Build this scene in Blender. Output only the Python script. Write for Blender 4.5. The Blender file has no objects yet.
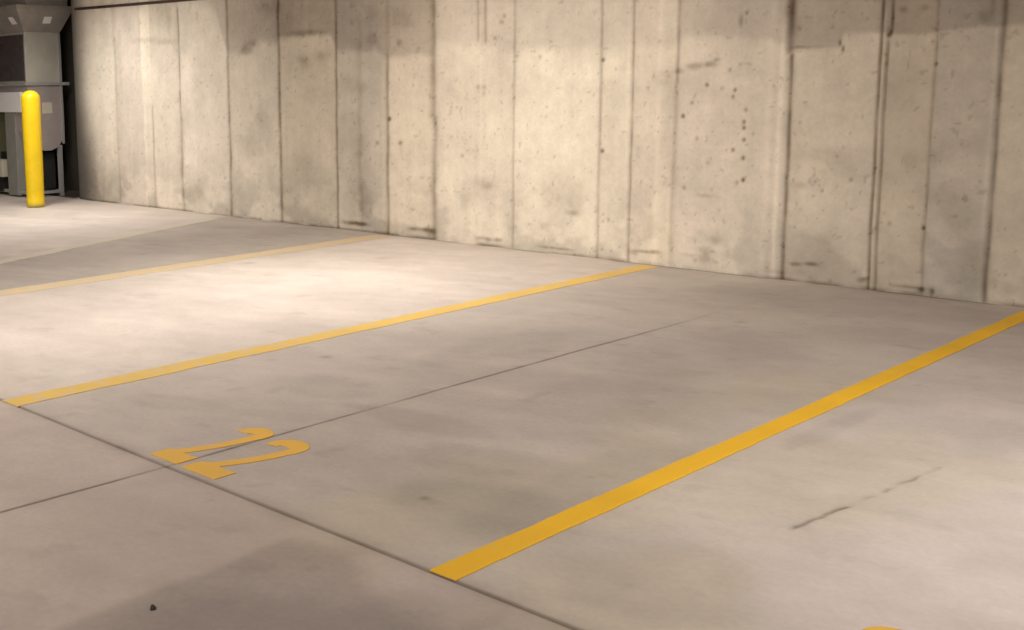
import bpy, bmesh, math, random
import numpy as np
from mathutils import Vector, Matrix

C = bpy.context.scene.collection
rng = np.random.default_rng(7)

# ------------------------------------------------------------------ helpers
def obj(name, bm, mat, parent=None, smooth=False):
    me = bpy.data.meshes.new(name)
    bm.normal_update()
    bm.to_mesh(me); bm.free()
    o = bpy.data.objects.new(name, me); C.objects.link(o)
    me.materials.append(mat)
    if smooth:
        for p in me.polygons: p.use_smooth = True
    if parent is not None: o.parent = parent
    return o

def thing(name, label, cat, loc=(0, 0, 0), rotz=0.0, group=None):
    o = bpy.data.objects.new(name, None); C.objects.link(o)
    o.location = loc; o.rotation_euler = (0, 0, rotz)
    o.empty_display_size = 0.1
    return tag(o, label, cat, group)

def tag(o, label, cat, group=None):
    o['label'] = label; o['category'] = cat
    if group: o['group'] = group
    return o

def struct(o):
    o['kind'] = 'structure'; return o

def add_box(bm, x0, x1, y0, y1, z0, z1, bevel=0.0):
    r = bmesh.ops.create_cube(bm, size=1.0)
    vs = r['verts']
    for v in vs:
        v.co = Vector((x0 + (v.co.x + .5) * (x1 - x0), y0 + (v.co.y + .5) * (y1 - y0), z0 + (v.co.z + .5) * (z1 - z0)))
    if bevel > 0:
        es = list({e for v in vs for e in v.link_edges})
        bmesh.ops.bevel(bm, geom=es, offset=bevel, segments=2, affect='EDGES', profile=0.6)
    return bm

def add_loft(bm, rings, cap=True):
    R = [[bm.verts.new(p) for p in ring] for ring in rings]
    n = len(R[0])
    for a, b in zip(R, R[1:]):
        for i in range(n):
            bm.faces.new((a[i], a[(i + 1) % n], b[(i + 1) % n], b[i]))
    if cap:
        bm.faces.new(list(reversed(R[0]))); bm.faces.new(R[-1])
    bmesh.ops.recalc_face_normals(bm, faces=bm.faces)
    return bm

def add_tube(bm, p0, p1, r, seg=12):
    p0, p1 = Vector(p0), Vector(p1); d = (p1 - p0).normalized()
    a = d.orthogonal().normalized(); b = d.cross(a)
    rings = [[p + (a * math.cos(t) + b * math.sin(t)) * r for t in [2 * math.pi * i / seg for i in range(seg)]] for p in (p0, p1)]
    return add_loft(bm, rings)

def add_prism(bm, pts, z0, z1):
    return add_loft(bm, [[(x, y, z0) for x, y in pts], [(x, y, z1) for x, y in pts]])

# value noise (smooth, tiled lattice)
_lat = rng.random((256, 256))
def vnoise(x, y):
    xi = np.floor(x).astype(int); yi = np.floor(y).astype(int)
    fx = x - xi; fy = y - yi
    fx = fx * fx * (3 - 2 * fx); fy = fy * fy * (3 - 2 * fy)
    g = lambda a, b: _lat[a % 256, b % 256]
    return (g(xi, yi) * (1 - fx) + g(xi + 1, yi) * fx) * (1 - fy) + (g(xi, yi + 1) * (1 - fx) + g(xi + 1, yi + 1) * fx) * fy
def fbm(x, y, o=4):
    s = 0; a = .5; t = 0
    for k in range(o):
        s = s + a * vnoise(x * 2 ** k + 17.3 * k, y * 2 ** k + 9.1 * k); t += a; a *= .5
    return s / t
def sstep(a, b, x):
    t = np.clip((x - a) / (b - a), 0, 1); return t * t * (3 - 2 * t)
def gauss(x, s): return np.exp(-(x / s) ** 2)

# ------------------------------------------------------------------ materials
def new_mat(name):
    m = bpy.data.materials.new(name); m.use_nodes = True
    nt = m.node_tree; b = nt.nodes['Principled BSDF']
    return m, nt, b

def mix_rgb(nt, fac, a, b, mode='MIX'):
    n = nt.nodes.new('ShaderNodeMix'); n.data_type = 'RGBA'; n.blend_type = mode
    for sock, v in ((n.inputs[0], fac), (n.inputs[6], a), (n.inputs[7], b)):
        if isinstance(v, bpy.types.NodeSocket): nt.links.new(v, sock)
        else: sock.default_value = v if not isinstance(v, tuple) else (*v, 1)
    return n.outputs[2]

def noise(nt, scale, detail=4, rough=.55, vec=None, stretch=None):
    n = nt.nodes.new('ShaderNodeTexNoise'); n.inputs['Scale'].default_value = scale
    n.inputs['Detail'].default_value = detail; n.inputs['Roughness'].default_value = rough
    if stretch:
        mp = nt.nodes.new('ShaderNodeMapping'); tc = nt.nodes.new('ShaderNodeTexCoord')
        mp.inputs['Scale'].default_value = stretch
        nt.links.new(tc.outputs['Object'], mp.inputs['Vector']); nt.links.new(mp.outputs[0], n.inputs['Vector'])
    else:
        tc = nt.nodes.new('ShaderNodeTexCoord'); nt.links.new(tc.outputs['Object'], n.inputs['Vector'])
    return n.outputs['Fac']

def ramp(nt, fac, stops):
    r = nt.nodes.new('ShaderNodeValToRGB'); nt.links.new(fac, r.inputs[0])
    e = r.color_ramp.elements
    while len(e) < len(stops): e.new(0.5)
    for el, (p, c) in zip(e, stops):
        el.position = p; el.color = (c, c, c, 1) if not isinstance(c, tuple) else (*c, 1)
    return r.outputs[0]

def bump(nt, b, h, strength, dist):
    n = nt.nodes.new('ShaderNodeBump'); n.inputs['Strength'].default_value = strength; n.inputs['Distance'].default_value = dist
    nt.links.new(h, n.inputs['Height']); nt.links.new(n.outputs[0], b.inputs['Normal'])

def concrete_attr(name, base, rough, fine):
    m, nt, b = new_mat(name)
    at = nt.nodes.new('ShaderNodeAttribute'); at.attribute_name = 'stain'
    c = mix_rgb(nt, 1.0, at.outputs['Color'], base, 'MULTIPLY')
    f = ramp(nt, noise(nt, 38, 5, .65), [(.3, 1 - fine), (.7, 1 + 0 * fine)])
    c = mix_rgb(nt, 1.0, c, f, 'MULTIPLY')
    nt.links.new(c, b.inputs['Base Color'])
    b.inputs['Roughness'].default_value = rough
    b.inputs['Specular IOR Level'].default_value = .25
    bump(nt, b, noise(nt, 60, 5, .6), .25, .004)
    return m

def flat(name, col, rough=.6, metal=0.0, var=.12, scale=9, spec=.4):
    m, nt, b = new_mat(name)
    f = ramp(nt, noise(nt, scale, 4, .6), [(.3, 1 - var), (.7, 1.0)])
    nt.links.new(mix_rgb(nt, 1.0, col, f, 'MULTIPLY'), b.inputs['Base Color'])
    b.inputs['Roughness'].default_value = rough; b.inputs['Metallic'].default_value = metal
    b.inputs['Specular IOR Level'].default_value = spec
    return m

def paint(name, col, under, wear, scale=14):
    """traffic paint worn through to the slab in places"""
    m, nt, b = new_mat(name)
    n1 = noise(nt, scale, 6, .7); n2 = noise(nt, 2.2, 3, .5)
    w = ramp(nt, n1, [(max(0, .62 - wear * .5), 0.0), (min(1, .86 - wear * .3), 1.0)])
    tone = ramp(nt, n2, [(.3, .86), (.7, 1.0)])
    c = mix_rgb(nt, 1.0, col, tone, 'MULTIPLY')
    mul = nt.nodes.new('ShaderNodeMath'); mul.operation = 'MULTIPLY_ADD'; mul.use_clamp = True
    nt.links.new(w, mul.inputs[0]); mul.inputs[1].default_value = .75; mul.inputs[2].default_value = wear * .55
    nt.links.new(mix_rgb(nt, mul.outputs[0], c, under), b.inputs['Base Color'])
    b.inputs['Roughness'].default_value = .6; b.inputs['Specular IOR Level'].default_value = .3
    return m

FLOOR_BASE = (0.615, 0.545, 0.495)
WALL_BASE = (0.79, 0.725, 0.63)
M_floor = concrete_attr('floor_concrete', FLOOR_BASE, .72, .10)
M_wall = concrete_attr('wall_concrete', WALL_BASE, .92, .10)
M_plain = flat('plain_concrete', (.46, .42, .36), .9)
M_dark = flat('shaded_recess_dark', (.05, .042, .032), .9)  # near-black colour stands for the shade behind the plant
M_seal = flat('joint_sealant', (.10, .085, .07), .9)
M_bright_paint = paint('yellow_paint_fresh', (.98, .56, .012), (.52, .45, .36), .05)
M_mid_paint = paint('yellow_paint_scuffed', (.88, .56, .05), (.58, .52, .44), .30)
M_worn_paint = paint('yellow_paint_worn', (.84, .56, .15), (.58, .52, .44), .55)
M_pale_paint = paint('pale_paint_worn', (.66, .60, .48), (.56, .50, .43), .45)
M_numeral = paint('yellow_stencil_paint', (.92, .52, .03), (.56, .50, .42), .14)

# ------------------------------------------------------------------ camera
P_f, P_pitch, P_yaw, P_roll, P_cx, P_cy = 1152.998, .14809652, -.85018862, .01860928, 291.2555, 258.35
EYE = Vector((0, 0, 1.44))
cp, sp, cyw, syw = math.cos(P_pitch), math.sin(P_pitch), math.cos(P_yaw), math.sin(P_yaw)
fw = Vector((syw * cp, cyw * cp, -sp)); rt = Vector((cyw, -syw, 0)); dn = fw.cross(rt)
r2 = rt * math.cos(P_roll) + dn * math.sin(P_roll); d2 = -rt * math.sin(P_roll) + dn * math.cos(P_roll)
cam = bpy.data.cameras.new('camera'); co = bpy.data.objects.new('camera', cam); C.objects.link(co)
co.matrix_world = Matrix(((r2.x, -d2.x, -fw.x, EYE.x), (r2.y, -d2.y, -fw.y, EYE.y), (r2.z, -d2.z, -fw.z, EYE.z), (0, 0, 0, 1)))
cam.sensor_fit = 'HORIZONTAL'; cam.sensor_width = 36.0
cam.lens = 36.0 * P_f / 1024
cam.shift_x = (512 - P_cx) / 1024          # the photograph is an off-centre crop
cam.shift_y = -(315 - P_cy) / 1024
cam.clip_start = .05; cam.clip_end = 100
bpy.context.scene.camera = co

# ------------------------------------------------------------------ setting
YW = 8.037           # face of the cast concrete wall
XW = -13.63          # where that wall ends and the plant recess begins
YJ = 2.455           # joint between the drive aisle and the stalls
XJ = -3.545          # saw cut along the middle of stall 22
ZC = 2.85

def grid_object(name, us, vs, f, mat):
    """f(U,V) -> positions (n,3), colours (n,3)"""
    U, V = np.meshgrid(us, vs, indexing='ij')
    pos, col = f(U.ravel(), V.ravel())
    nu, nv = len(us), len(vs)
    idx = np.arange(nu * nv).reshape(nu, nv)
    q = np.stack([idx[:-1, :-1], idx[1:, :-1], idx[1:, 1:], idx[:-1, 1:]], -1).reshape(-1, 4)
    me = bpy.data.meshes.new(name)
    me.vertices.add(len(pos)); me.vertices.foreach_set('co', pos.astype(np.float32).ravel())
    me.loops.add(q.size); me.loops.foreach_set('vertex_index', q.astype(np.int32).ravel())
    me.polygons.add(len(q)); me.polygons.foreach_set('loop_start', np.arange(0, q.size, 4, dtype=np.int32))
    me.polygons.foreach_set('loop_total', np.full(len(q), 4, dtype=np.int32))
    me.update(calc_edges=True)
    a = me.attributes.new('stain', 'FLOAT_COLOR', 'POINT')
    a.data.foreach_set('color', np.concatenate([col, np.ones((len(col), 1))], 1).astype(np.float32).ravel())
    me.polygons.foreach_set('use_smooth', np.ones(len(q), dtype=bool))
    me.materials.append(mat)
    o = bpy.data.objects.new(name, me); C.objects.link(o)
    return o

def lines(lo, hi, step, extra=()):
    a = np.arange(lo, hi, step)
    a = np.concatenate([a, [hi], np.array(extra)])
    return np.unique(np.round(a, 4))

# --- floor -----------------------------------------------------------------
def around(c, w): return [c - 2.2 * w, c - w, c - .6 * w, c, c + .6 * w, c + w, c + 2.2 * w]

# soft, irregular wear and dirt:  (x, y, rx, ry, rot, strength)
STAINS = [
 (-1.95, 1.55, .75, .95, 0.0, .16), (-2.45, 2.95, .35, .30, .2, .13), (-2.3, 3.4, .18, .7, .0, .12),
 (-4.0, 3.7, .5, .22, .2, .10), (-4.3, 3.0, .35, .12, .3, .10), (-3.2, 3.6, .45, .14, .1, .10),
 (-3.9, 5.0, .25, .7, .05, .10), (-3.0, 5.6, .5, .9, .1, .09), (-2.9, 4.4, .4, .8, .1, .08),
 (-2.75, 3.35, .35, .18, .4, .10), (-1.75, 2.9, .35, .3, .2, .08), (-8.9, 6.8, .8, 1.1, .15, .10),
 (-8.6, 5.4, .9, 1.2, .1, .08), (-2.0, 4.7, .07, .5, .0, .10), (-3.4, 7.4, .7, .4, .0, .08),
 (-5.9, 2.7, .5, .2, .3, .07), (-4.6, 1.9, .7, .25, .1, .06), (-1.4, 5.2, .25, .6, .0, .06),
 (-1.2, 3.35, .3, .5, .1, -.05), (-6.1, 6.2, .9, .8, .1, -.05),
]
CRACK = [(-1.615, 3.50), (-1.60, 3.66), (-1.59, 3.75), (-1.585, 3.83), (-1.57, 3.95), (-1.55, 4.10), (-1.535, 4.28), (-1.515, 4.52)]

def floor_fn(X, Y):
    n = len(X)
    wob = (fbm(X * 1.3, Y * 1.3, 3) - .5) * .012
    jw = .0055
    dj = Y - (YJ + wob)
    dx = X - (XJ + (fbm(Y * 1.2, X * 0 + 3.1, 3) - .5) * .02)
    fadeY = np.where(Y > YJ, 1 - .75 * sstep(5.2, 6.9, Y), 1.0)
    fadeY = fadeY * (.45 + .55 * sstep(.32, .55, fbm(Y * 2.5, Y * 0 + 8, 3)))
    gj = gauss(dj, jw * 1.2); gx = gauss(dx, jw * .9) * fadeY
    Z = -.007 * gj - .005 * gx
    # tone
    t = np.ones(n)
    t *= .86 + .28 * fbm(X * .55 + 3, Y * .55, 4)                       # big patches
    t *= .885 + .23 * fbm(X * 2.1 + 5, Y * 2.6 + 1, 5)                   # mid mottling
    ang = .35; xr = X * math.cos(ang) + Y * math.sin(ang); yr = -X * math.sin(ang) + Y * math.cos(ang)
    t *= .92 + .16 * fbm(xr * 1.0, yr * 5.5 + 40, 4)
    t *= .93 + .14 * fbm(X * 9 + 31, Y * 11 + 7, 4)                    # trowel sweeps
    for (x, y, rx, ry, ro, s) in STAINS:
        c_, s_ = math.cos(ro), math.sin(ro)
        u = ((X - x) * c_ + (Y - y) * s_) / rx; v = (-(X - x) * s_ + (Y - y) * c_) / ry
        d = np.sqrt(u * u + v * v) + (fbm(X * 3 + x, Y * 3 + y, 4) - .5) * .9
        t *= 1 - s * (1 - sstep(.55, 1.15, d))
    # darker patch with a ragged edge in the aisle
    ex = -2.66 + .10 * (fbm(Y * 2.2, Y * 0 + 3, 3) - .5)
    ey = np.interp(X, [-2.7, -2.45, -2.2, -1.9, -1.5], [2.36, 2.42, 2.25, 2.2, 2.0]) + .10 * (fbm(X * 4, X * 0, 3) - .5)
    patch = sstep(ex - .02, ex + .03, X) * (1 - sstep(ey - .10, ey + .03, Y)) * (1 - .6 * sstep(-1.9, -1.2, X))
    t *= 1 - .20 * patch
    # floor tone differs from stall to stall
    t *= 1 - .09 * sstep(-4.86, -4.80, X) * (1 - sstep(-2.2, -2.1, X)) * (Y > YJ)
    t *= 1 + .07 * sstep(-7.62, -7.5, X) * (1 - sstep(-4.86, -4.80, X)) * (Y > YJ)
    t *= 1 - .06 * sstep(-2.2, -2.1, X) * sstep(4.0, 5.5, Y)
    # darker band across the neighbouring stall, edge follows the worn line
    xe = -9.25 - (Y - 5.3) * .37
    band = sstep(xe - .12, xe + .1, X + .05 * (fbm(Y * 4, X, 3) - .5)) * (1 - sstep(-7.75, -7.4, X))
    t *= 1 - BAND * band
    warm = np.clip((fbm(X * .8 + 21, Y * .8 + 4, 3) - .42) * 2.2, 0, 1) * .55
    ochre = np.zeros(n)
    for (x, y, r) in [(-2.5, 2.95, .5), (-2.2, 3.5, .5), (-1.75, 4.2, .6), (-1.7, 2.75, .35), (-2.4, 5.0, .6)]:
        ochre = np.maximum(ochre, 1 - sstep(.3, 1.2, np.hypot(X - x, (Y - y) * .6) / r + (fbm(X * 3, Y * 3, 3) - .5)))
    w = np.clip(warm * .5 + .85 * ochre, 0, 1)
    col = np.stack([t * (1 - .05 * w), t * (1 - .05 * w), t * (1 - .15 * w)], 1)
    aisle = (Y < YJ)
    col[aisle] *= np.array([.93, .90, .90])
    # dirt collected in and along the joints and where the wall meets the slab
    dirt = .62 * gauss(dj, .011) + .14 * gauss(dj, .05) * fbm(X * 6, Y * 6, 3) * 2
    dirt += .48 * gauss(dx, .009) * fadeY + .07 * gauss(dx, .05) * fadeY
    dirt += (.70 * gauss(Y - YW, .022) + .16 * gauss(Y - YW, .09)) * sstep(.3, .6, fbm(X * 3, Y * 0, 3)) * (X > XW)
    # hairline crack
    P = np.array(CRACK)
    sel = (np.abs(X + 1.565) < .2) & (Y > 3.3) & (Y < 4.8)
    xs = .008 + np.interp(Y[sel], P[:, 1], P[:, 0]) + (fbm(Y[sel] * 14, Y[sel] * 0, 3) - .5) * .02
    along = np.interp(3.46 + (Y[sel] - 3.51) * 1.11, [3.46, 3.52, 3.7, 3.84, 3.87, 3.95, 4.0, 4.07, 4.12, 4.15, 4.2, 4.28, 4.36, 4.42, 4.56, 4.6],
                              [0, .85, .7, .95, .2, .08, .5, .08, .6, .6, .05, .6, .75, .2, .45, 0])
    dirt[sel] += .75 * along ** 1.5 * gauss(X[sel] - xs, .0065 + .006 * fbm(Y[sel] * 9, Y[sel] * 0 + 4, 2)) + .12 * along * gauss(X[sel] - xs, .03)
    Z[sel] -= .004 * along * gauss(X[sel] - xs, .008)
    for (x, y, r, s) in [(-2.618, 2.904, .018, .45), (-4.423, 4.119, .03, .4), (-3.303, 6.454, .035, .3), (-7.315, 5.968, .05, .3), (-6.69, 6.9, .07, .25), (-2.34, 3.5, .014, .3), (-2.05, 1.9, .016, .3)]:
        dirt += s * np.exp(-((X - x) ** 2 + (Y - y) ** 2) / r ** 2)
    # small scuffs
    sc = sstep(.70, .80, fbm(X * 7 + 60, Y * 9 + 13, 4))
    dirt += .10 * sc
    dirt = np.clip(dirt, 0, .85)[:, None]
    col = col * (1 - dirt) + col * np.array([.22, .18, .14]) * dirt
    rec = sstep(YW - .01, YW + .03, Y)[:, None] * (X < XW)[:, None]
    col = col * (1 - .85 * rec)  # recess floor darkened in colour to stand for shade
    return np.stack([X, Y, Z], 1), col

BAND = .22
gx_ = np.concatenate([lines(-16.2, -6.2, .04), lines(-6.2, -.6, .014), lines(-.6, 3.0, .05)])
gy_ = np.concatenate([lines(-2.5, 1.1, .06), lines(1.1, 4.9, .013), lines(4.9, 8.5, .03)])
gx_ = np.unique(np.round(np.concatenate([gx_, np.arange(-1.64, -1.49, .004), XJ + np.arange(-.03, .031, .003)]), 4))
gy_ = np.unique(np.round(np.concatenate([gy_, YJ + np.arange(-.03, .031, .003), np.arange(YW - .06, YW + .01, .008)]), 4))
struct(grid_object('floor', gx_, gy_, floor_fn, M_floor))
b = bmesh.new(); add_box(b, -16.2, 3.0, -2.5, 8.5, -.30, -.02); struct(obj('floor_slab', b, M_plain))

# --- cast concrete wall ----------------------------------------------------
MARKS = [(-4.222, 1.354, 0.017, 0.019, 0.75) , (-4.235, 1.304, 0.017, 0.019, 0.5) , (-4.144, 1.123, 0.017, 0.019, 0.65) , (-4.142, 1.08, 0.017, 0.019, 0.6) , (-4.138, 0.993, 0.017, 0.019, 0.6) , (-4.22, 0.918, 0.017, 0.019, 0.5) , (-4.14, 0.862, 0.017, 0.019, 0.65) , (-4.134, 0.702, 0.017, 0.019, 0.7) , (-4.629, 1.163, 0.018, 0.02, 0.75) , (-4.443, 1.393, 0.018, 0.019, 0.5) , (-4.559, 1.261, 0.018, 0.019, 0.3) , (-4.508, 0.992, 0.018, 0.019, 0.3) , (-4.602, 0.619, 0.018, 0.02, 0.35) , (-4.153, 1.899, 0.017, 0.018, 0.4) , (-4.266, 1.499, 0.017, 0.019, 0.35) , (-4.132, 1.21, 0.017, 0.019, 0.35) , (-4.323, 1.369, 0.017, 0.019, 0.2) , (-4.179, 0.678, 0.017, 0.019, 0.3) , (-4.413, 0.816, 0.018, 0.019, 0.2) , (-5.342, 1.602, 0.02, 0.02, 0.55) , (-5.333, 0.878, 0.021, 0.021, 0.6) , (-5.954, 1.644, 0.022, 0.021, 0.3) , (-6.192, 1.66, 0.023, 0.022, 0.3) , (-7.7, 1.114, 0.029, 0.025, 0.65) , (-7.558, 0.889, 0.028, 0.025, 0.45) , (-7.862, 0.882, 0.03, 0.025, 0.4) , (-6.795, 0.791, 0.026, 0.023, 0.3) , (-6.615, 1.404, 0.025, 0.023, 0.25) , (-6.547, 1.403, 0.025, 0.023, 0.25) , (-6.355, 1.952, 0.024, 0.022, 0.3) , (-6.334, 2.002, 0.024, 0.022, 0.3) , (-6.43, 1.821, 0.024, 0.022, 0.35) , (-3.608, 0.713, 0.015, 0.018, 0.3) , (-3.556, 0.653, 0.015, 0.018, 0.3) , (-3.364, 0.739, 0.015, 0.018, 0.4) , (-3.101, 0.458, 0.014, 0.017, 0.3) , (-2.888, 0.448, 0.013, 0.017, 0.7) , (-5.263, 0.324, 0.02, 0.021, 0.3) , (-3.176, 1.701, 0.014, 0.017, 0.5) , (-2.898, 1.645, 0.013, 0.016, 0.3) , (-2.872, 1.505, 0.013, 0.016, 0.4) , (-4.196, 1.845, 0.019, 0.042, 0.4) , (-4.798, 1.45, 0.076, 0.053, 0.3) , (-4.798, 1.45, 0.042, 0.03, -0.22) , (-4.544, 1.534, 0.072, 0.026, 0.38) , (-4.424, 1.546, 0.055, 0.022, 0.42) , (-4.37, 1.574, 0.031, 0.018, 0.35) , (-4.674, 1.5, 0.041, 0.022, 0.35) , (-3.485, 1.661, 0.013, 0.027, 0.6) , (-3.463, 1.621, 0.013, 0.027, 0.6) , (-3.674, 1.642, 0.15, 0.011, 0.22) , (-3.757, 1.645, 0.056, 0.014, 0.2) , (-8.22, 0.074, 0.156, 0.022, 0.6) , (-8.078, 0.075, 0.098, 0.02, 0.5) , (-7.267, 0.085, 0.125, 0.019, 0.5) , (-7.179, 0.078, 0.062, 0.038, 0.45) , (-7.407, 0.079, 0.064, 0.019, 0.4) , (-6.582, 0.064, 0.046, 0.018, 0.4) , (-6.491, 0.062, 0.045, 0.018, 0.45) , (-6.379, 0.063, 0.055, 0.018, 0.45) , (-5.876, 0.047, 0.082, 0.014, 0.4) , (-5.703, 0.046, 0.119, 0.013, 0.45) , (-4.894, 0.098, 0.105, 0.013, 0.5) , (-4.824, 0.112, 0.052, 0.011, 0.3) , (-5.027, 0.085, 0.054, 0.024, 0.25) , (-4.41, 0.098, 0.057, 0.038, 0.3) , (-4.534, 0.109, 0.082, 0.015, 0.2) , (-3.722, 0.124, 0.043, 0.014, 0.55) , (-3.608, 0.135, 0.049, 0.014, 0.55) , (-3.255, 0.061, 0.033, 0.021, 0.45) , (-2.958, 0.048, 0.111, 0.011, 0.4) , (-2.809, 0.033, 0.018, 0.026, 0.5) , (-2.877, 0.038, 0.024, 0.02, 0.5) , (-3.864, 0.05, 0.088, 0.015, 0.2) , (-5.652, 0.504, 0.137, 0.166, 0.13) , (-5.76, 0.414, 0.1, 0.118, 0.15) , (-5.609, 0.357, 0.059, 0.025, 0.35) , (-5.874, 0.534, 0.162, 0.101, 0.1) , (-6.586, 0.566, 0.157, 0.053, 0.2) , (-6.507, 0.535, 0.056, 0.035, 0.25) , (-6.758, 0.395, 0.093, 0.109, 0.12) , (-8.255, 1.442, 0.126, 0.097, 0.28) , (-8.088, 1.411, 0.11, 0.058, 0.25) , (-8.626, 1.726, 0.088, 0.059, 0.35) , (-8.927, 1.715, 0.076, 0.061, 0.3) , (-8.883, 1.653, 0.061, 0.05, 0.2) , (-9.745, 1.888, 0.101, 0.042, 0.35) , (-9.815, 1.827, 0.119, 0.043, 0.35) , (-9.693, 1.918, 0.067, 0.042, 0.35) , (-8.89, 1.976, 0.328, 0.03, 0.35) , (-9.166, 2.101, 0.156, 0.101, 0.2) , (-9.417, 2.258, 0.224, 0.082, 0.3) , (-8.894, 0.577, 0.184, 0.207, 0.1) , (-8.985, 0.678, 0.124, 0.083, 0.15) , (-9.621, 1.108, 0.134, 0.107, 0.12) , (-9.802, 0.813, 0.205, 0.153, 0.12) , (-8.033, 0.317, 0.165, 0.198, 0.2) , (-8.128, 0.51, 0.222, 0.395, 0.18) , (-8.206, 1.001, 0.195, 0.294, 0.16) , (-7.487, 2.03, 0.175, 0.109, 0.18) , (-7.919, 1.865, 0.08, 0.066, 0.3) , (-7.903, 2.1, 0.093, 0.094, 0.25) , (-7.565, 1.823, 0.038, 0.037, 0.35) , (-7.55, 2.079, 0.176, 0.146, 0.15) , (-10.638, 0.331, 0.263, 0.185, 0.12) , (-10.532, 0.566, 0.186, 0.16, 0.1) , (-10.837, 0.204, 0.193, 0.094, 0.18) , (-12.664, 0.163, 0.509, 0.258, 0.14) , (-12.937, 0.344, 0.335, 0.39, 0.13) , (-11.414, 2.358, 0.121, 0.138, 0.15) , (-11.258, 2.257, 0.06, 0.16, 0.3) , (-11.748, 2.024, 0.292, 0.035, 0.2) , (-11.335, 1.984, 0.2, 0.035, 0.2) , (-3.839, 1.888, 0.035, 0.171, 0.42) , (-3.884, 1.932, 0.029, 0.123, 0.2) , (-3.778, 1.796, 0.056, 0.068, 0.25) , (-2.608, 1.791, 0.039, 0.049, 0.3) , (-2.567, 1.849, 0.017, 0.06, 0.25) , (-3.092, 1.857, 0.031, 0.026, 0.3) , (-2.959, 1.861, 0.03, 0.025, 0.25) , (-3.582, 0.902, 0.176, 0.055, 0.2) , (-3.475, 0.803, 0.134, 0.068, 0.14) , (-3.712, 0.687, 0.07, 0.028, 0.2) , (-3.512, 0.314, 0.055, 0.056, 0.2) , (-3.477, 0.177, 0.135, 0.084, 0.12) , (-2.994, 0.888, 0.049, 0.065, 0.18) , (-2.844, 0.926, 0.083, 0.051, 0.18) , (-2.672, 0.994, 0.136, 0.075, 0.16) , (-2.702, 0.547, 0.116, 0.192, 0.13) , (-2.767, 0.639, 0.082, 0.128, 0.12) , (-2.548, 0.206, 0.079, 0.128, 0.18) , (-2.634, 0.391, 0.114, 0.255, 0.1) , (-5.368, 1.524, 0.361, 0.11, -0.1) , (-5.852, 1.575, 0.483, 0.115, -0.08) , (-4.412, 0.569, 0.096, 0.015, 0.2) , (-4.335, 0.242, 0.04, 0.03, 0.25) , (-4.421, 0.158, 0.065, 0.03, 0.25) , (-4.236, 0.153, 0.024, 0.045, 0.2)]
UPPER_EDGE = [(-13.326, 2.435), (-10.877, 2.393), (-10.358, 2.316), (-10.148, 1.795), (-9.884, 1.808), (-9.726, 1.919), (-9.315, 1.903), (-9.281, 1.953), (-8.953, 1.928), (-8.504, 1.939), (-8.392, 1.787), (-7.92, 1.761), (-7.893, 1.789), (-7.747, 1.709), (-7.154, 1.681), (-7.105, 1.832), (-6.708, 1.772), (-6.161, 1.709), (-5.372, 1.697), (-5.012, 1.699), (-4.706, 1.702), (-4.674, 1.746), (-4.199, 1.725), (-3.96, 1.701), (-3.828, 1.641), (-3.497, 1.642), (-3.454, 1.72), (-3.227, 1.71), (-2.896, 1.701), (-2.803, 1.715), (-2.505, 1.731), (-2.392, 1.743), (-2.205, 1.757)]
# (x, darkness, half width, lowest z, highest z)
SEAMS = [(-12.442, .10, .03, .0, 2.9), (-11.643, .22, .018, 0, 1.25), (-11.065, .34, .022, 1.05, 2.38), (-11.06, .26, .035, 0, 1.1),
 (-10.151, .34, .022, 0, 2.9), (-9.292, .40, .022, 0, 2.9), (-8.424, .36, .02, 0, 2.9), (-8.10, .12, .03, .2, 2.1), (-7.722, .34, .02, 0, 1.75), (-7.722, .12, .03, 1.6, 2.9),
 (-7.13, .30, .038, 0, 1.16), (-7.15, .30, .042, 1.12, 2.9), (-6.62, .30, .014, 1.80, 2.9), (-6.535, .36, .014, 1.78, 2.9), (-6.58, .1, .012, 1.7, 2.9),
 (-6.218, .28, .014, 0, 2.9), (-5.359, .30, .014, 0, 2.9), (-5.066, .36, .013, 0, 2.9), (-4.682, .32, .015, 1.40, 2.9), (-4.69, .20, .02, 0, 1.45),
 (-3.807, .52, .017, 0, 1.62), (-3.815, .45, .03, 1.6, 2.9), (-3.216, .55, .012, 0, 2.9), (-3.172, .42, .011, 0, 1.68), (-3.165, .55, .014, 1.68, 1.76), (-3.155, .55, .012, 1.7, 2.9),
 (-2.875, .30, .012, 0, 2.9), (-2.495, .48, .015, 0, 2.9), (-1.6, .4, .015, 0, 2.9), (-.7, .4, .015, 0, 2.9), (.3, .4, .015, 0, 2.9)]
# light laitance streaks (x, half width, strength)
FINS = [(-11.80, .04, .05), (-3.875, .024, .26), (-3.95, .035, .10), (-6.58, .014, .08), (-4.83, .03, .10), (-3.195, .010, .14), (-5.10, .02, .06), (-2.53, .012, .08)]
# tone of each form panel, left edge x -> (r,g,b)
PANELS = [(-14, (1.0, .99, .96)), (-12.442, (.86, .83, .82)), (-11.84, (1.02, 1.0, .95)), (-11.65, (.97, .95, .91)), (-11.065, (1.0, .985, .96)),
 (-10.151, (.95, .93, .90)), (-9.292, (.86, .83, .78)), (-8.424, (.86, .845, .82)), (-8.08, (.80, .785, .77)), (-7.80, (.90, .88, .83)), (-7.722, (.98, .95, .90)), (-7.13, (1.03, 1.01, .97)),
 (-6.218, (1.02, 1.01, .97)), (-5.359, (1.0, .99, .95)), (-5.066, (1.02, 1.0, .96)), (-4.682, (.98, .96, .94)), (-3.807, (.92, .90, .87)),
 (-3.216, (.90, .87, .82)), (-2.875, (.86, .855, .85)), (-2.495, (.93, .91, .87)), (-1.6, (.9, .88, .85)), (-.7, (.95, .93, .9))]

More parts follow.
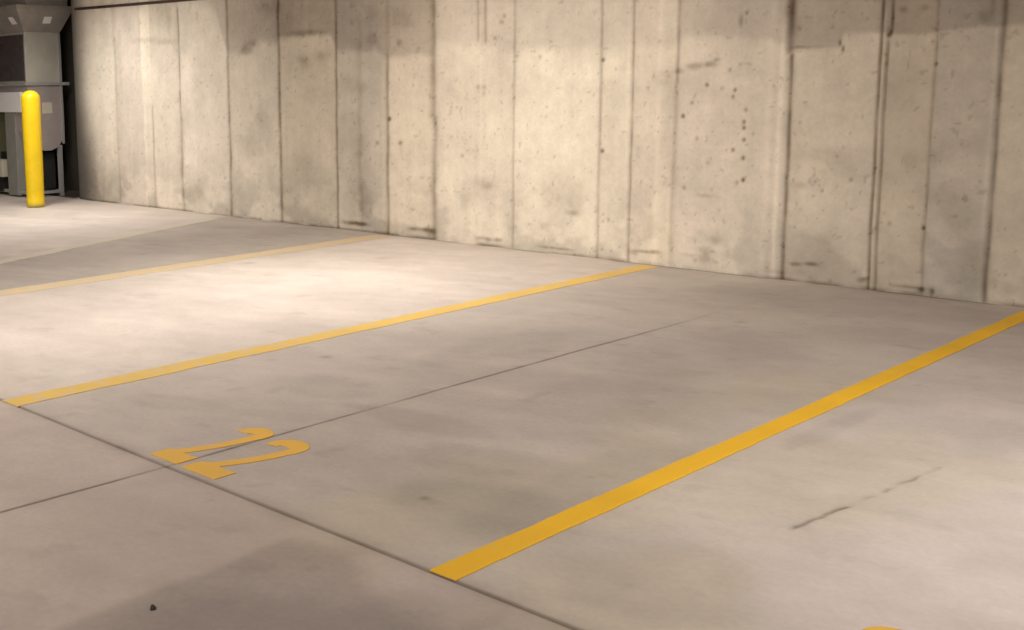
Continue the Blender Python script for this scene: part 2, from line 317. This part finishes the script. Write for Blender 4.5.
def wall_fn(X, Z):
    n = len(X)
    D = np.zeros(n)                                   # depth into the wall
    col = np.ones((n, 3))
    edges = np.array([p[0] for p in PANELS]); cols = np.array([p[1] for p in PANELS])
    k = np.clip(np.searchsorted(edges, X + (fbm(Z * 2, X * 0, 2) - .5) * .012, side='right') - 1, 0, len(PANELS) - 1)
    col *= cols[k]
    D += np.array([((i * 37) % 7 - 3) * .0009 for i in range(len(PANELS))])[k]
    # mottling
    t = .84 + .30 * fbm(X * .9 + k * 3.1, Z * .9, 5)
    t *= .88 + .24 * fbm(X * 4.2 + 9, Z * 3.6, 5)
    t *= .93 + .14 * fbm(X * 13 + 4, Z * 17 + 6, 4)
    t *= .95 + .10 * fbm(X * 16 + 2, Z * 1.2, 3)     # vertical runs
    low = 1 - sstep(.0, .9, Z)
    t *= 1 - .22 * low * sstep(.42, .62, fbm(X * 3 + 30, Z * 4, 4))
    # darker upper band of the wall, with a ragged lower edge
    LX = np.array([p[0] for p in UPPER_EDGE]); LZ = np.array([p[1] for p in UPPER_EDGE])
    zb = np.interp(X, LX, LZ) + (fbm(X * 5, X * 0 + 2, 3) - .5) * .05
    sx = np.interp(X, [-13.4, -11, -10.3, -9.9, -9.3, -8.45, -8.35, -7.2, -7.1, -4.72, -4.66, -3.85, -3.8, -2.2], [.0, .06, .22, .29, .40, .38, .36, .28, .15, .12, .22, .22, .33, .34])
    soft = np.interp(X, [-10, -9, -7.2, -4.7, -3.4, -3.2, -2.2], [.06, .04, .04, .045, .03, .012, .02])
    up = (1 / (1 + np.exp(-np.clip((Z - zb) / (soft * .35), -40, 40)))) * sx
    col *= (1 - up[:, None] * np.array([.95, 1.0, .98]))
    dark = np.zeros(n)
    for (x, s, w, z0, z1) in SEAMS:
        sel = np.abs(X - x) < .25
        xs, zs = X[sel], Z[sel]
        d = xs - x - (fbm(zs * 3 + x, zs * 0 + x, 4) - .5) * w * 1.4
        m = sstep(z0 - .03, z0 + .03, zs) * (1 - sstep(z1 - .04, z1 + .02, zs))
        vv = .6 + .8 * fbm(zs * 7 + x * 5, zs * 0 + x, 4) - .2
        s2 = s * (1.75 if x < -6.9 else 1.3)
        dark[sel] = np.maximum(dark[sel], s2 * 1.15 * np.clip(vv, .25, 1.25) * gauss(d, w) * m)
        dark[sel] += .05 * gauss(d, w * 4) * m * vv
        D[sel] += .006 * gauss(d, w * .7) * m
    for (x, y, rx, ry, s) in MARKS:
        if rx < .032 and ry < .03 and s > 0: rx, ry, s = rx * .85, ry * .85, min(.95, s * 1.4)
        elif s > 0 and ry < .045: s = min(.9, s * 1.25)
        sel = (np.abs(X - x) < rx * 3.5) & (np.abs(Z - y) < ry * 3.5)
        if not sel.any(): continue
        u = (X[sel] - x) / rx; v = (Z[sel] - y) / ry
        big = rx > .05 and ry > .04
        wob = (fbm(X[sel] * (9 if big else 25), Z[sel] * (9 if big else 25), 4) - .5) * (1.6 if big else .8)
        g = np.exp(-np.clip(u * u + v * v + wob, 0, 30) ** 1.2)
        dark[sel] += s * g
        if s > .3 and rx < .03: D[sel] += .006 * g
    for (x, w, s) in FINS:
        dark -= s * gauss(X - x - (fbm(Z * 2, Z * 0 + x, 3) - .5) * .02, w) * (.6 + .6 * fbm(Z * 2, Z * 0, 3))
        D -= .004 * gauss(X - x, w)
    # scattered small voids and tie marks
    sp_ = sstep(.72, .82, fbm(X * 26 + 80, Z * 26, 3)) * .26
    dark += sp_
    # dirt line along the foot
    dark += .65 * (1 - sstep(.0, .035, Z)) * sstep(.25, .6, fbm(X * 4, X * 0 + 5, 3)) + .10 * (1 - sstep(0, .16, Z)) * fbm(X * 6, Z * 6, 3)
    # shade painted into the wall colour towards the plant recess
    end_shade = .90 * (1 - sstep(-13.46, -12.93, X - .16 * (1 - sstep(.0, 2.0, Z)) + .05 * (fbm(Z * 3, Z * 0, 3) - .5)))
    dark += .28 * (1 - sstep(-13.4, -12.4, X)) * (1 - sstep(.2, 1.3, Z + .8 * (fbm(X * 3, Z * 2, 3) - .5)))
    dark = np.clip(dark, -.32, .96)[:, None]
    col = col * t[:, None]
    col = col * (1 - dark) + col * np.array([.24, .19, .135]) * np.maximum(dark, 0)
    q = 1 - np.clip((X - XW) / .30, 0, 1); rnd = .30 * (1 - np.sqrt(np.clip(1 - q * q, 0, 1)))   # outer corner rounded to turn it out of the light
    col = col * (1 - end_shade[:, None]) + .10 * end_shade[:, None]
    return np.stack([X, YW + D + rnd, Z], 1), col

wx = np.concatenate([lines(XW, -6.5, .016), lines(-6.5, -2.0, .009), lines(-2.0, 3.0, .05)])
wz = np.concatenate([lines(-.02, 2.2, .0115), lines(2.2, ZC, .025)])
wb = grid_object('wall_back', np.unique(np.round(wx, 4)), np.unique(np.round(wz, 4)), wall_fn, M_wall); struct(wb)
# thickness of that wall
b = bmesh.new(); add_box(b, XW + .06, 3.0, YW + .22, YW + .42, -.02, ZC); struct(obj('wall_back_core', b, M_plain))
# recess behind the plant and the end wall
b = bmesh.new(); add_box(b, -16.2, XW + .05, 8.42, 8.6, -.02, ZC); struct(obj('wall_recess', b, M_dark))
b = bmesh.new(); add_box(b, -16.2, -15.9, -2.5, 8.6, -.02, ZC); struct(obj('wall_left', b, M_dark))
b = bmesh.new(); add_box(b, -13.95, XW + .02, YW + .10, 8.42, -.02, .07); struct(obj('shade_curb_1', b, M_dark))  # added dark curb, stands for shade at the recess foot

# --- ceiling, its lamps and added fill lamps --------------------------------------
LAMPS = [  # x, y, size x, size y, rotation, power, spread, colour, tilt
  (-6.3, 4.5, .8, 3.4, .05, 66, 140, (1, .94, .875), (0, 0)),
  (-5.8, 5.2, 2.2, .3, .0, 62, 140, (1, .93, .84), (.8, 0)),  # added fill, tilted to brighten the middle of the wall
  (-12.0, 6.2, .3, 2.0, .2, 60, 150, (1, .95, .895), (0, 0)),
  (-11.3, 5.6, 1.0, .3, .0, 30, 140, (1, .945, .88), (.75, 0)),  # added fill, tilted at the left part of the wall
  (-.9, 4.4, .3, 1.8, 0, 42, 140, (1, .94, .92), (0, 0)),
  (-7.0, -2.6, 3.0, .3, 0, 470, 180, (1, .935, .875), (0, 0)),  # added fill behind the camera, brightens the wall
]
def ceiling():
    b = bmesh.new()
    add_box(b, -16.2, 3.0, -2.5, 8.6, ZC, ZC + .2)
    return struct(obj('ceiling', b, M_plain))
ceiling()

def area(name, loc, sx, sy, power, col, rotz=0.0, spread=180, tilt=(0, 0)):
    l = bpy.data.lights.new(name, 'AREA'); l.shape = 'RECTANGLE'; l.size = sx; l.size_y = sy
    l.energy = power; l.color = col; l.spread = math.radians(spread)
    o = bpy.data.objects.new(name, l); C.objects.link(o); o.location = loc
    o.rotation_euler = (tilt[0], tilt[1], rotz)
    return o
for i, (x, y, sx, sy, rz, pw, spread, col, tilt) in enumerate(LAMPS):
    area('ceiling_and_fill_lamp', (x, y, ZC - .03), sx, sy, pw, col, rz, spread, tilt)

w = bpy.data.worlds.new('world'); bpy.context.scene.world = w; w.use_nodes = True
bg = w.node_tree.nodes['Background']; bg.inputs[0].default_value = (1.0, .90, .80, 1); bg.inputs[1].default_value = .58

# ------------------------------------------------------------------ painted markings
def ragged_strip(p0, p1, w, step=.03, amp=.005, skew=0.0, seed=0):
    """outline of a roller-painted strip with slightly uneven edges"""
    p0, p1 = Vector(p0), Vector(p1); d = (p1 - p0); L = d.length; d.normalize(); nrm = Vector((-d.y, d.x))
    n = int(L / step); rr = random.Random(seed)
    A, B = [], []
    a = b_ = 0
    for i in range(n + 1):
        a = a * .8 + rr.uniform(-1, 1) * amp * .5; b_ = b_ * .8 + rr.uniform(-1, 1) * amp * .5
        c = p0 + d * (L * i / n)
        A.append(c + nrm * (w / 2 + a)); B.append(c - nrm * (w / 2 + b_))
    return A, B
def marking(name, p0, p1, w, mat, label, amp=.005, seed=0, parent=None):
    A, B = ragged_strip(p0, p1, w, amp=amp, seed=seed)
    b = bmesh.new(); z0, z1 = -.001, .0022
    rows = []
    for a, c in zip(A, B):
        rows.append([b.verts.new((a.x, a.y, z0)), b.verts.new((a.x, a.y, z1)), b.verts.new((c.x, c.y, z1)), b.verts.new((c.x, c.y, z0))])
    for r0, r1 in zip(rows, rows[1:]):
        for i in range(4): b.faces.new((r0[i], r0[(i + 1) % 4], r1[(i + 1) % 4], r1[i]))
    b.faces.new(rows[0]); b.faces.new(list(reversed(rows[-1])))
    bmesh.ops.recalc_face_normals(b, faces=b.faces)
    o = obj(name, b, mat, parent)
    return tag(o, label, 'parking line', 'painted parking stall lines') if parent is None else o

marking('parking_line', (-2.147, YJ + .002), (-2.195, 7.98), .101, M_bright_paint, 'bright solid yellow stall line to the right of the painted 22', .004, 1)
marking('parking_line', (-4.80, YJ - .004), (-4.84, 7.98), .145, M_mid_paint, 'scuffed yellow stall line to the left of the painted 22', .007, 2)
marking('parking_line', (-7.50, YJ), (-7.70, 7.95), .21, M_worn_paint, 'faded yellow stall line, second to the left of the painted 22', .012, 3)
marking('parking_line', (-8.72, 3.9), (-10.18, 7.80), .16, M_pale_paint, 'worn-out whitish stall line, the one nearest the yellow bollard', .016, 4)

# the stencilled 2, drawn upright in a 1-wide box, base at 0
def digit_outline(x0, y0, wd, ht, stroke):
    """outer and inner edge of the digit 2 as a ribbon of quads, plus its slab-like foot"""
    cx, r = wd * .5, wd * .5 - stroke * .5
    cyy = ht - r - stroke * .5
    path = []
    for k in range(0, 17):
        a = math.radians(196 - k * (196 + 25) / 16)
        path.append((cx + r * math.cos(a), cyy + r * .92 * math.sin(a)))
    xe, ye = path[-1]
    xf, yf = stroke * .62, stroke * .8
    for k in range(1, 13):
        t = k / 12
        path.append((xe + (xf - xe) * (t ** 1.7), ye + (yf - ye) * t))
    return [(x + x0, y + y0) for x, y in path]
def digit(parent, x0, y0, wd, ht, stroke, lean=0.0):
    path = digit_outline(0, 0, wd, ht, stroke)
    b = bmesh.new(); z0, z1 = -.001, .0024
    rows = []
    n = len(path)
    for i, (x, y) in enumerate(path):
        a = Vector(path[max(0, i - 1)]); c = Vector(path[min(n - 1, i + 1)])
        d = (c - a).normalized(); nn = Vector((-d.y, d.x))
        w = stroke * (.36 + .22 * abs(d.x) if i < 17 else .36)
        p, q = Vector((x, y)) + nn * w, Vector((x, y)) - nn * w
        rows.append([b.verts.new((p.x, p.y, z0)), b.verts.new((p.x, p.y, z1)), b.verts.new((q.x, q.y, z1)), b.verts.new((q.x, q.y, z0))])
    for r0, r1 in zip(rows, rows[1:]):
        for i in range(4): b.faces.new((r0[i], r0[(i + 1) % 4], r1[(i + 1) % 4], r1[i]))
    b.faces.new(rows[0]); b.faces.new(list(reversed(rows[-1])))
    foot = [(0, 0), (wd, 0), (wd * 1.0, stroke * 1.35), (wd * .55, stroke * 1.25), (wd * .30, stroke * 1.7), (0, stroke * 1.0)]
    add_prism(b, foot, z0, z1 + .0002)
    for v in b.verts: v.co.x += v.co.y * lean
    bmesh.ops.recalc_face_normals(b, faces=b.faces)
    o = obj('digit', b, M_numeral, parent); o.location = (x0, y0, 0)
    return o
t = thing('stall_number', 'yellow stencilled number 22 painted on the floor beside the joint', 'stall number', (-3.50, 2.49, 0), 0, 'painted stall numbers')
digit(t, -.216, .004, .180, .545, .078, .0); digit(t, .004, -.002, .205, .54, .080, -.005)
t = thing('stall_number', 'sliver of a yellow stencilled digit at the bottom edge of the photo', 'stall number', (-1.175, 2.518, 0), 0, 'painted stall numbers')
digit(t, -.005, 0, .185, .545, .075, .02)

# ------------------------------------------------------------------ things
# bollard: a round yellow plastic sleeve with a domed top
m, nt, bs = new_mat('yellow_plastic')
tc = nt.nodes.new('ShaderNodeTexCoord'); sx_ = nt.nodes.new('ShaderNodeSeparateXYZ'); nt.links.new(tc.outputs['Object'], sx_.inputs[0])
gr = ramp(nt, sx_.outputs['Z'], [(.0, 1.0), (.085, .0)])
sc = ramp(nt, noise(nt, 7, 5, .7), [(.35, .9), (.65, 1.0)])
c = mix_rgb(nt, 1.0, (.86, .60, .006), sc, 'MULTIPLY')
nt.links.new(mix_rgb(nt, gr, c, (.40, .33, .06)), bs.inputs['Base Color'])
bs.inputs['Roughness'].default_value = .38
b = bmesh.new()
prof = [(.100, 0), (.113, .002), (.113, .055), (.108, .062)] + [(.108 + .010 * z / 1.3, z) for z in (.2, .5, .8, 1.1, 1.335)]
r0 = .1183
for k in range(1, 9):
    a = k / 8 * math.pi / 2
    prof.append((max(.002, r0 * math.cos(a)), 1.345 + .105 * math.sin(a)))
seg = 40
add_loft(b, [[(r * math.cos(2 * math.pi * i / seg), r * math.sin(2 * math.pi * i / seg), z) for i in range(seg)] for r, z in prof])
o = obj('bollard', b, m, None, True); o.location = (-12.947, 7.12, 0)
tag(o, 'tall yellow round-topped bollard standing before the grey duct unit', 'bollard')

# air handling unit in the recess
M_galv = flat('galvanised_sheet', (.60, .585, .52), .5, .25, .15, 4)
M_case = flat('grey_painted_casing', (.40, .355, .345), .5, .1, .12, 5)
M_hood = flat('dull_sheet_steel', (.44, .41, .385), .5, .3, .2, 6)
M_slats = flat('dark_slats', (.10, .082, .078), .8, 0, .3, 10)
M_white = flat('white_enamel', (.92, .90, .90), .25, 0, .04)
M_leg = flat('grey_steel_leg', (.40, .39, .385), .5, .2)
M_post = flat('grey_post_paint', (.28, .28, .25), .6)
M_cream = flat('cream_box', (.62, .58, .46), .5)
M_olive = flat('olive_dark', (.10, .10, .045), .6)
M_black = flat('near_black', (.02, .018, .017), .7)

XF, XB, Y0, Y1 = -14.03, -15.75, 7.67, 8.20
u = thing('air_handling_unit', 'grey sheet-metal air handling unit with flared duct behind the yellow bollard', 'air handler', ((XF + XB) / 2, (Y0 + Y1) / 2, 0))
ox, oy = (XF + XB) / 2, (Y0 + Y1) / 2
def rel(b):
    for v in b.verts: v.co.x -= ox; v.co.y -= oy
    return b
def part(name, b, mat, parent=u, smooth=False): return obj(name, rel(b) if parent is u else b, mat, parent, smooth)
# straight duct above the flange
b = bmesh.new(); add_box(b, XB, XF, Y0, Y1, 1.54, 2.22, .008); part('duct', b, M_galv)
b = bmesh.new()
add_box(b, XB + .05, XF - .03, Y0 - .012, Y0 + .004, 1.58, 2.19)
for k in range(14): add_box(b, XB + .08, XF - .05, Y0 - .02, Y0 - .008, 1.61 + k * .041, 1.625 + k * .041)
part('dark_slat_panel', b, M_slats)  # dark slatted panel over the aisle face of the duct
# standing seam down the rear corner of the duct
b = bmesh.new(); add_box(b, XF - .004, XF + .012, Y1 - .03, Y1 + .006, .72, 2.22, .003); part('corner_seam', b, M_leg)
# flared transition
b = bmesh.new()
R = lambda x0, x1, y0, y1, z: [(x0, y0, z), (x1, y0, z), (x1, y1, z), (x0, y1, z)]
add_loft(b, [R(XB, XF, Y0, Y1, 2.22), R(XB, XF + .02, Y0 - .02, Y1 + .02, 2.245), R(XB, XF + .20, Y0 - .20, Y1 + .10, 2.50), R(XB, XF + .20, Y0 - .20, Y1 + .10, 2.56)])
hood = part('hood', b, M_hood)
b = bmesh.new(); add_box(b, XB, XF + .12, Y0 - .02, Y1 + .08, 2.56, ZC, .006); part('riser', b, M_hood)
# two bright plates on the slanting faces of the transition
def plate(c, ex, ey, w, h, th=.006):
    c, ex, ey = Vector(c), Vector(ex).normalized(), Vector(ey).normalized(); n = ex.cross(ey)
    b = bmesh.new()
    ring = lambda k: [c + ex * sx * w / 2 + ey * sy * h / 2 + n * k for sx, sy in ((-1, -1), (1, -1), (1, 1), (-1, 1))]
    return add_loft(b, [ring(-th), ring(th)])
part('white_plate', plate((XF + .115, 7.96, 2.375), (0, 1, 0), (.18, 0, .255), .115, .10), M_white)
part('white_plate', plate((XF - .10, Y0 - .105, 2.37), (1, 0, 0), (0, -.18, .255), .13, .11), M_white)
# flange bar between duct and casing
b = bmesh.new(); add_box(b, XB, XF + .035, Y0 - .04, Y1 + .04, 1.515, 1.55, .006); part('flange', b, M_leg)
b = bmesh.new(); add_box(b, XF - .02, XF + .05, Y1 + .01, Y1 + .10, 1.51, 1.555, .012); part('flange_end', b, M_leg)
# lower casing with a rounded belly
b = bmesh.new()
prof = [(Y0, 1.515), (Y0, .90), (Y0 + .05, .76), (Y0 + .13, .67), (Y0 + .22, .635), (Y1 - .20, .635), (Y1 - .09, .68), (Y1 - .02, .78), (Y1 + .015, .93), (Y1 + .015, 1.25), (Y1, 1.515)]
add_loft(b, [[(XF, y, z) for y, z in prof], [(XF - .62, y, z) for y, z in prof]])
casing = part('casing', b, M_case)
b = bmesh.new(); add_box(b, XF - .003, XF + .006, 7.885, 8.035, 1.135, 1.285, .002); part('rating_plate', b, M_cream)
# white access panel and dark bay left of the bollard
b = bmesh.new(); add_box(b, XB, XF - .10, Y0 - .05, Y0 + .03, 1.16, 1.43, .006); part('access_panel', b, M_white)
b = bmesh.new(); add_box(b, XB, XF - .25, Y0 + .03, Y0 + .06, 1.43, 1.515); part('panel_surround', b, M_case)
b = bmesh.new(); add_tube(b, (-15.25, 8.0, .12), (-15.25, 8.0, 1.14), .26, 28); part('void_cylinder', b, M_olive, u, False)  # dark olive cylinder stands for the shaded void here
b = bmesh.new(); add_box(b, -14.64, -14.36, Y0 - .03, Y0 + .16, .02, 1.17, .008); part('support_post', b, M_post)
b = bmesh.new(); add_box(b, -15.10, -14.74, Y0 - .06, Y0 + .10, .26, .50, .012); jb = part('junction_box', b, M_cream)
b = bmesh.new(); add_box(b, -15.02, -14.84, Y0 + .0, Y0 + .08, .05, .27, .006); part('dark_block', b, M_black)  # black block low in the dark bay
# legs and base rails
for (x, y) in ((XF - .03, Y1 - .06), (XF - .03, Y0 + .03), (XB + .05, Y1 - .06), (XB + .05, Y0 + .03)):
    b = bmesh.new(); add_box(b, x - .028, x + .028, y - .028, y + .028, 0, .70 if x > -15 else 1.2, .004); part('leg', b, M_leg)
for (x0, x1, y0, y1) in ((XB, XF, Y0 + .005, Y0 + .055), (XB, XF, Y1 - .085, Y1 - .035)):
    b = bmesh.new(); add_box(b, x0, x1, y0, y1, .045, .085, .004); part('base_rail', b, M_case)
b = bmesh.new(); add_box(b, XF - .055, XF - .005, Y0 + .05, Y1 - .08, .045, .085, .004); part('base_rail', b, M_leg)
b = bmesh.new(); add_box(b, XB + .1, XF - .12, Y0 + .12, Y1 - .08, .09, .60, .02); part('void_block', b, M_black)  # black block stands for the dark void under the casing

# thin pipe along the head of the wall
M_rust = flat('dark_red_oxide', (.085, .05, .04), .6, 0, .3, 14)
b = bmesh.new(); PY_ = YW - .012
ctr = [(-13.3, 2.482), (-9.12, 2.41)] + [(-9.12 + .12 * math.sin(a), 2.53 - .12 * math.cos(a)) for a in (.4, .8, 1.2, math.pi / 2)] + [(-9.0, ZC + .08)]
tn = []
for i in range(len(ctr)):
    p, q = Vector(ctr[max(0, i - 1)]), Vector(ctr[min(len(ctr) - 1, i + 1)]); tn.append((q - p).normalized())
add_loft(b, [[(x - d.y * .017 * math.cos(a), PY_ + .017 * math.sin(a), z + d.x * .017 * math.cos(a)) for a in [2 * math.pi * k / 14 for k in range(14)]] for (x, z), d in zip(ctr, tn)])
o = obj('pipe', b, M_rust, None, True); tag(o, 'thin dark reddish pipe running along the top of the concrete wall', 'pipe')

# a dried black blob on the aisle floor
b = bmesh.new(); bmesh.ops.create_icosphere(b, subdivisions=3, radius=1.0)
rr = random.Random(4)
for v in b.verts:
    f = 1 + .16 * math.sin(3 * math.atan2(v.co.y, v.co.x) + 1) + .02 * rr.uniform(-1, 1)
    v.co = Vector((v.co.x * .019 * f, v.co.y * .0085 * f, max(-.3, v.co.z) * .0022))
o = obj('gum_spot', b, flat('dried_gum', (.022, .016, .014), .7), None, True); o.location = (-2.564, 1.711, .001); o.rotation_euler = (0, 0, math.atan2(1.711, -2.564))
tag(o, 'small black dried gum spot on the floor near the bottom left', 'gum spot')

# ------------------------------------------------------------------ output look
s = bpy.context.scene
s.view_settings.view_transform = 'Standard'; s.view_settings.look = 'None'
s.view_settings.gamma = 1.0; s.view_settings.use_curve_mapping = False
s.view_settings.exposure = 0.0
s.cycles.max_bounces = 6; s.cycles.diffuse_bounces = 4
s.cycles.use_denoising = True
